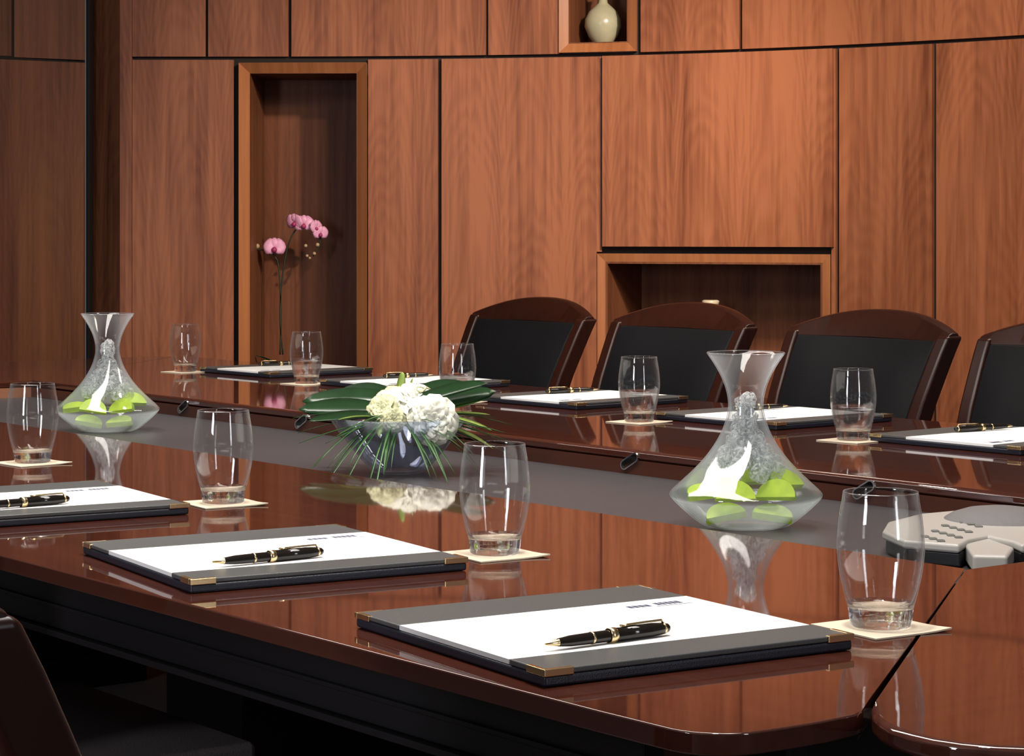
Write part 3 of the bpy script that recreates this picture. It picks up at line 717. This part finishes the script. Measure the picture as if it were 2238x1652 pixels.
def fill_carafe(c, which, seed):
    global lime0, ice0
    rnd = random.Random(seed)
    spots = [(-.062, -.040, .050, 20, 20), (-.022, -.062, .046, 62, 6), (.040, -.052, .047, 58, -20), (.060, -.012, .060, 50, 30), (-.030, .020, .062, 70, 60), (.020, .030, .062, 65, -50),
             (-.034, -.050, .018, 30, 8), (.034, -.050, .018, 25, -12)]
    for k, (x, y, z, tilt, yaw) in enumerate(spots):
        if lime0 is None:
            o = obj('lime_slice', lime_mesh(), (M_LIME, M_RIND)); lime0 = o
        else: o = lime0.copy(); C.objects.link(o)
        o.location = c.location + Vector((x, y, z)); o.rotation_euler = (R(tilt), R(rnd.uniform(-10, 10)), R(yaw))
        tag(o, 'fresh green lime wedge in the bottom of ' + which, 'lime', 'lime wedges in ' + which)
    layers = [(z, R0, i, n) for z, R0, n in ((.086, .047, 8), (.098, .038, 7), (.099, .014, 2), (.111, .030, 6), (.124, .021, 4), (.137, .0155, 3), (.150, .0105, 3), (.163, .0065, 2), (.176, .005, 2), (.189, .005, 2)) for i in range(n)]
    for z, R0, i, n in layers:
        a = 2*math.pi*i/n+z*97+seed; z += rnd.uniform(-.003, .003); x, y = R0*math.cos(a), R0*math.sin(a)
        if ice0 is None:
            bm = bmesh.new(); bmesh.ops.create_icosphere(bm, subdivisions=2, radius=.0150)
            for v in bm.verts:
                v.co = Vector([math.copysign(abs(q/.0150)**.6*.0150, q) for q in v.co])*(1+rnd.uniform(-.18, .18))
            o = obj('ice_cube', bm, M_ICE); ice0 = o
        else: o = ice0.copy(); C.objects.link(o)
        o.location = c.location + Vector((x, y, z)); o.rotation_euler = (rnd.random()*6, rnd.random()*6, rnd.random()*6)
        o.scale = (.74,)*3 if z > .13 else (.86,)*3
        tag(o, 'rough clear ice cube in the neck of ' + which, 'ice cube', 'ice cubes in ' + which)
def on_line(px, n, z):
    rt = (px-CX)/F_PX; Y = n/(CN*rt+SN); return Vector((rt*Y, Y, z))
GZ = 0.6955
ca = carafe('wide-based clear glass carafe of ice water with lime, nearest the camera', on_line(1630, 2.385, GZ)); fill_carafe(ca, 'the near carafe', 3)
cb = dup(ca, on_line(235, 2.40, GZ), R(40), 'wide-based clear glass carafe of ice water with lime, at far left'); fill_carafe(cb, 'the left carafe', 8)

# ------------------------------------------------------------------ flower arrangement
fa = thing('flower_arrangement', 'low arrangement of white flowers and long green leaves in a smoky glass bowl', 'flowers', on_line(872, 2.41, GZ))
bm = bmesh.new()
o_ = [(0.045, 0.0), (0.052, .004), (.070, .024), (.092, .050), (.112, .076), (.128, .100)]
lathe(bm, [(0, 0)]+o_+[(.1285, .1015)]+[(max(0, r-.004), z+.004) for r, z in o_[::-1]]+[(0, .008)], 48); bmesh.ops.recalc_face_normals(bm, faces=bm.faces)
obj('glass_bowl', bm, M_BOWL, fa, smooth=True)
def blade(p0, direction, length, width, droop, m, name, fold=0.25, nseg=10, tip=1.0, lift=0.0, roll=0.0):
    bm = bmesh.new(); d = Vector(direction).normalized(); side = d.cross(Vector((0, 0, 1))).normalized(); side = Matrix.Rotation(R(roll), 3, d) @ side; rows = []
    for i in range(nseg+1):
        t = i/nseg; p = Vector(p0)+d*length*t+Vector((0, 0, lift*t*length-droop*t*t*length))
        w_ = width*(math.sin(math.pi*min(1, (t*.9+.08)))**.6)*(1 if t < 1-1e-6 else .05)
        rows.append([bm.verts.new(p-side*w_+Vector((0, 0, fold*w_))), bm.verts.new(p), bm.verts.new(p+side*w_+Vector((0, 0, fold*w_))), bm.verts.new(p+Vector((0, 0, -.0008)))])
    for A, B in zip(rows, rows[1:]):
        for a, b in ((0, 1), (1, 2), (2, 3), (3, 0)): bm.faces.new((A[a], A[b], B[b], B[a]))
    bm.faces.new(rows[0]); bm.faces.new(rows[-1][::-1]); bmesh.ops.recalc_face_normals(bm, faces=bm.faces)
    return obj(name, bm, m, fa, smooth=True)
rr = random.Random(5)
# broad leaves
blade((.0, .03, .128), (-1, .10, .04), .185, .026, .04, M_LEAF, 'broad_leaf', .1, roll=-55)
blade((-.03, -.01, .118), (-1, -.05, .0), .155, .026, .00, M_LEAF, 'broad_leaf', .1, roll=-40)
blade((-.03, -.03, .108), (-1, -.35, 0), .14, .020, .05, M_LEAF, 'broad_leaf', .2, roll=-20)
blade((-.01, .05, .130), (-1, .4, .05), .13, .030, .03, M_LEAF, 'broad_leaf', .1, roll=-60)
blade((.01, -.01, .122), (1, .1, .34), .165, .018, .06, M_LEAF, 'broad_leaf', .3, roll=35)
blade((.02, .03, .130), (1, .4, .20), .135, .028, .05, M_LEAF, 'broad_leaf', .2, roll=50)
blade((.03, .01, .118), (1, .1, .22), .155, .022, .02, M_LEAF, 'broad_leaf', .1, roll=50)
blade((.03, -.04, .105), (1, -.3, .12), .15, .016, .25, M_LEAFL, 'light_leaf')
blade((.05, -.04, .098), (1, -.25, -.15), .13, .015, .22, M_LEAFL, 'light_leaf')
blade((.07, -.01, .110), (1, -.1, .0), .100, .014, .02, M_LEAFL, 'light_leaf')
blade((.00, .02, .13), (.1, .1, 1), .055, .012, 0, M_LEAFL, 'light_leaf')
blade((.012, .02, .13), (.3, .1, 1), .045, .010, 0, M_LEAFL, 'light_leaf')
blade((-.05, -.06, .108), (-1, -.3, .02), .06, .010, .1, M_LEAFL, 'light_leaf')
blade((-.02, -.05, .100), (-.2, -1, .1), .06, .010, .5, M_LEAFL, 'light_leaf')
# grass blades, in all directions, drooping
for k in range(58):
    a = rr.uniform(0, 360) if k > 44 else rr.uniform(170, 370)
    ln = rr.uniform(.12, .215); dr = rr.uniform(.1, .75) if 200 < a < 340 else rr.uniform(.05, .35)
    base = (rr.uniform(-.02, .02), rr.uniform(-.035, 0), rr.uniform(.098, .112))
    if k > 52: a = rr.uniform(10, 40); dr = -.10
    blade(base, (math.cos(R(a)), math.sin(R(a))*.9, rr.uniform(-.1, .12)), ln, rr.uniform(.0016, .0032), dr, M_GRASS, 'grass_blade', .3, 8)
def bloom(cx_, cy_, cz, r, m, npet, seed, tilt=(0, 0)):
    rd = random.Random(seed); bm = bmesh.new(); Rt = Matrix.Rotation(R(tilt[0]), 3, 'X') @ Matrix.Rotation(R(tilt[1]), 3, 'Y')
    for layer, (q, k, up) in enumerate(((1.0, npet, .25), (.78, npet-1, .65), (.55, npet-2, 1.0), (.32, 4, 1.3))):
        for i in range(k):
            a = 2*math.pi*(i+.5*layer)/k+rd.uniform(-.15, .15); rows = []
            for u in range(5):
                t = u/4; row = []
                for v in range(5):
                    s_ = (v/4-.5)*2; ww = math.sin(math.pi*(t*.72+.14))*.52*q
                    rad = q*(t**.8); z = up*t*q*.55-.25*(t**4)*q+.13*q*s_*s_
                    p = Vector((math.cos(a)*rad-math.sin(a)*s_*ww, math.sin(a)*rad+math.cos(a)*s_*ww, z+rd.uniform(-.02, .02)))
                    row.append(bm.verts.new(Rt @ p*r+Vector((cx_, cy_, cz))))
                rows.append(row)
            for A, B in zip(rows, rows[1:]):
                for v in range(4): bm.faces.new((A[v], A[v+1], B[v+1], B[v]))
    o = obj('white_bloom', bm, m, fa, smooth=True); s = o.modifiers.new('s', 'SOLIDIFY'); s.thickness = .0012
    return o
bloom(-.005, -.02, .120, .044, M_PETAL, 7, 1, (55, 0)); bloom(.035, .0, .135, .040, M_PETAL, 7, 2, (40, 25)); bloom(.066, -.088, .104, .047, M_PETAL, 9, 3, (82, 0)); bloom(-.005, -.098, .104, .024, M_CREAM, 6, 12, (80, 0)); bloom(.045, -.03, .112, .036, M_PETAL, 8, 9, (50, 20)); bloom(-.03, -.03, .118, .032, M_CREAM, 7, 10, (60, -20))
bloom(-.018, .01, .140, .030, M_CREAM, 6, 4, (30, -20)); bloom(-.012, -.055, .095, .022, M_CREAM, 6, 5, (60, 0)); bloom(.03, .03, .150, .028, M_CREAM, 6, 6)

# ------------------------------------------------------------------ conference phone (partly cut off at right)
ph = thing('conference_phone', 'silver three-footed conference phone with keypad on the grey table centre', 'telephone', (0, 0, 0))
def pl(px, py, z): v = at(px, py, z); return (v.x, v.y)
top = [pl(*q, .728) for q in ((1928, 1160), (1975, 1180), (2096, 1190), (2118, 1178), (2160, 1170), (2214, 1182), (2232, 1190), (2330, 1186), (2420, 1165), (2450, 1140), (2400, 1118), (2250, 1108), (2120, 1112), (2010, 1122), (1940, 1140))]
c = Vector((sum(p[0] for p in top)/len(top), sum(p[1] for p in top)/len(top)))
ctr = at(2195, 1138, .728)
def inset(P, k): return [(ctr.x+(x-ctr.x)*k, ctr.y+(y-ctr.y)*k) for x, y in P]
bm = bmesh.new(); prism(bm, top, .716, .728); obj('upper_shell', bm, M_PHONE, ph, bevel=.004, seg=3)
bm = bmesh.new(); prism(bm, inset(top, .97), .6965, .716); obj('lower_shell', bm, M_PHONEB, ph, bevel=.003)
bm = bmesh.new(); lathe(bm, [(0.082, .7275), (.080, .7295), (.07, .7355), (.05, .742), (.025, .7455), (0, .7465)], 48, Matrix.Translation((ctr.x, ctr.y+.02, 0))); obj('speaker_dome', bm, M_PHONED, ph, smooth=True)
ft = [pl(*q, .722) for q in ((2108, 1190), (2130, 1212), (2200, 1214), (2215, 1196), (2160, 1178))]
bm = bmesh.new()
prism(bm, [pl(*q, .720) for q in ((2108, 1193), (2126, 1218), (2203, 1220), (2216, 1200), (2160, 1180))], .699, .7235); obj('microphone_foot', bm, M_PHONE, ph, bevel=.005, seg=2)
for r_ in range(4):
    for q in range(4 if r_ < 3 else 3):
        u = (r_*4+q); bx_, by_ = 2088+q*17-r_*22, 1137+q*4.5+r_*12
        p = at(bx_, by_, .7285); bm = bmesh.new(); box(bm, p.x-.0052, p.x+.0052, p.y-.006, p.y+.006, .7278, .7302); obj('key', bm, M_KEY, ph, bevel=.0012, seg=2)

# ------------------------------------------------------------------ things in the wall niches
def in_niche(M, px, depth, z):
    """point behind the wall line seen at column px"""
    t_ = 9.0
    for _ in range(30):
        x = (px-CX)/F_PX*t_; loc = M.inverted() @ Vector((x, t_, 0)); t_ += (depth-loc.y)
    return Vector(((px-CX)/F_PX*t_, t_, z))
p = in_niche(NM3, 1318, .14, ND3[2]+.0005)
bm = bmesh.new(); lathe(bm, [(0, 0), (.034, 0), (.040, .004), (.062, .035), (.078, .075), (.076, .105), (.060, .138), (.036, .160), (.020, .174), (.016, .20), (.018, .235), (.022, .245), (.018, .244), (.012, .20), (0, .19)], 48)
o = tag(obj('bottle_vase', bm, M_VASE, smooth=True), 'round-bellied beige green ceramic vase in the small upper wall niche', 'vase'); o.location = p
p = in_niche(NM2, 1553, .16, ND2[2]+.0005)
t = thing('ceramic_bottle', 'dark ceramic bottle with a cream rim in the low niche, behind a chair', 'bottle', p)
bm = bmesh.new(); lathe(bm, [(0, 0), (.07, 0), (.11, .05), (.125, .13), (.10, .22), (.055, .30), (.028, .36), (.026, .395), (0, .397)], 48); obj('bottle_body', bm, M_VASED, t, smooth=True)
zr = CAM_Z-(668-HORIZON)*p.y/F_PX-p.z
bm = bmesh.new(); lathe(bm, [(.024, .394), (.026, zr-.0), (.034, zr+.006), (.036, zr+.020), (.028, zr+.024), (0, zr+.020)], 40); obj('cream_rim', bm, M_CERAM, t, smooth=True)

p = in_niche(NM1, 612, .20, ND1[2]+.0005)
orc = thing('potted_orchid', 'pink moth orchid with two flowering stems standing in the tall wall niche', 'orchid', p)
bm = bmesh.new(); lathe(bm, [(0, 0), (.05, 0), (.062, .05), (.068, .115), (.062, .115), (.055, .10), (0, .10)], 32); obj('pot', bm, M_POT, orc, smooth=True)
def op(px, py, dy=0.0):
    Y = p.y+dy; return Vector(((px-CX)/F_PX*Y-p.x, dy, CAM_Z-(py-HORIZON)*Y/F_PX-p.z))
for pts in ([(612, 775), (614, 700), (612, 620), (606, 570), (590, 550), (565, 545), (552, 540)], [(618, 775), (612, 690), (618, 600), (632, 530), (655, 495), (690, 500), (700, 530), (684, 560)]):
    bm = bmesh.new(); tube(bm, smooth_curve([op(a, b) for a, b in pts], 5), .0035, 6); obj('flower_stem', bm, M_STEM, orc, smooth=True)
def orchid(px, py, r, seed, face=0):
    rd = random.Random(seed); c_ = op(px, py, -.02); bm = bmesh.new(); Rm = Matrix.Rotation(R(face), 3, 'Z') @ Matrix.Rotation(R(rd.uniform(-15, 15)), 3, 'X')
    for ang, ln, wd in ((90, .9, .42), (210, .85, .40), (330, .85, .40), (15, 1.0, .75), (165, 1.0, .75)):
        a = R(ang); rows = []
        for u in range(6):
            t_ = u/5; row = []
            for v in range(5):
                s_ = (v/4-.5)*2; ww = wd*math.sin(math.pi*(t_*.8+.1)); rad = ln*t_
                q = Vector((math.cos(a)*rad-math.sin(a)*s_*ww, -.12*t_*(1-t_)*4+.12*s_*s_, math.sin(a)*rad+math.cos(a)*s_*ww)); row.append(bm.verts.new(Rm @ q*r+c_))
            rows.append(row)
        for A, B in zip(rows, rows[1:]):
            for v in range(4): bm.faces.new((A[v], A[v+1], B[v+1], B[v]))
    o = obj('orchid_flower', bm, M_ORCHID, orc, smooth=True); s = o.modifiers.new('s', 'SOLIDIFY'); s.thickness = .0012
    bm = bmesh.new(); bmesh.ops.create_icosphere(bm, subdivisions=2, radius=r*.26, matrix=Matrix.Translation(c_+Vector((0, -r*.25, -r*.2)))); obj('lip', bm, M_ORCHIDC, o, smooth=True)
for a in ((600, 541, .048, 1, 10), (643, 486, .042, 2, -30), (664, 490, .044, 3, 5), (692, 497, .036, 4, 50), (701, 510, .036, 5, 30)): orchid(*a)
for q in ((562, 538, .0115), (553, 545, .008), (668, 537, .008), (694, 535, .009), (687, 554, .008), (671, 559, .007), (677, 564, .006)):
    bm = bmesh.new(); bmesh.ops.create_icosphere(bm, subdivisions=2, radius=q[2], matrix=Matrix.Translation(op(q[0], q[1], 0))); obj('bud', bm, M_BUD, orc, smooth=True)
for dx, ln, lift in ((-1, .14, .25), (1, .13, .2), (-.6, .12, .6), (.7, .14, .1), (.2, .13, -.1)):
    o = blade((0, 0, .11), (dx, -.4, .1), ln, .022, .25, M_LEAF, 'strap_leaf', .2, lift=lift); o.parent = orc
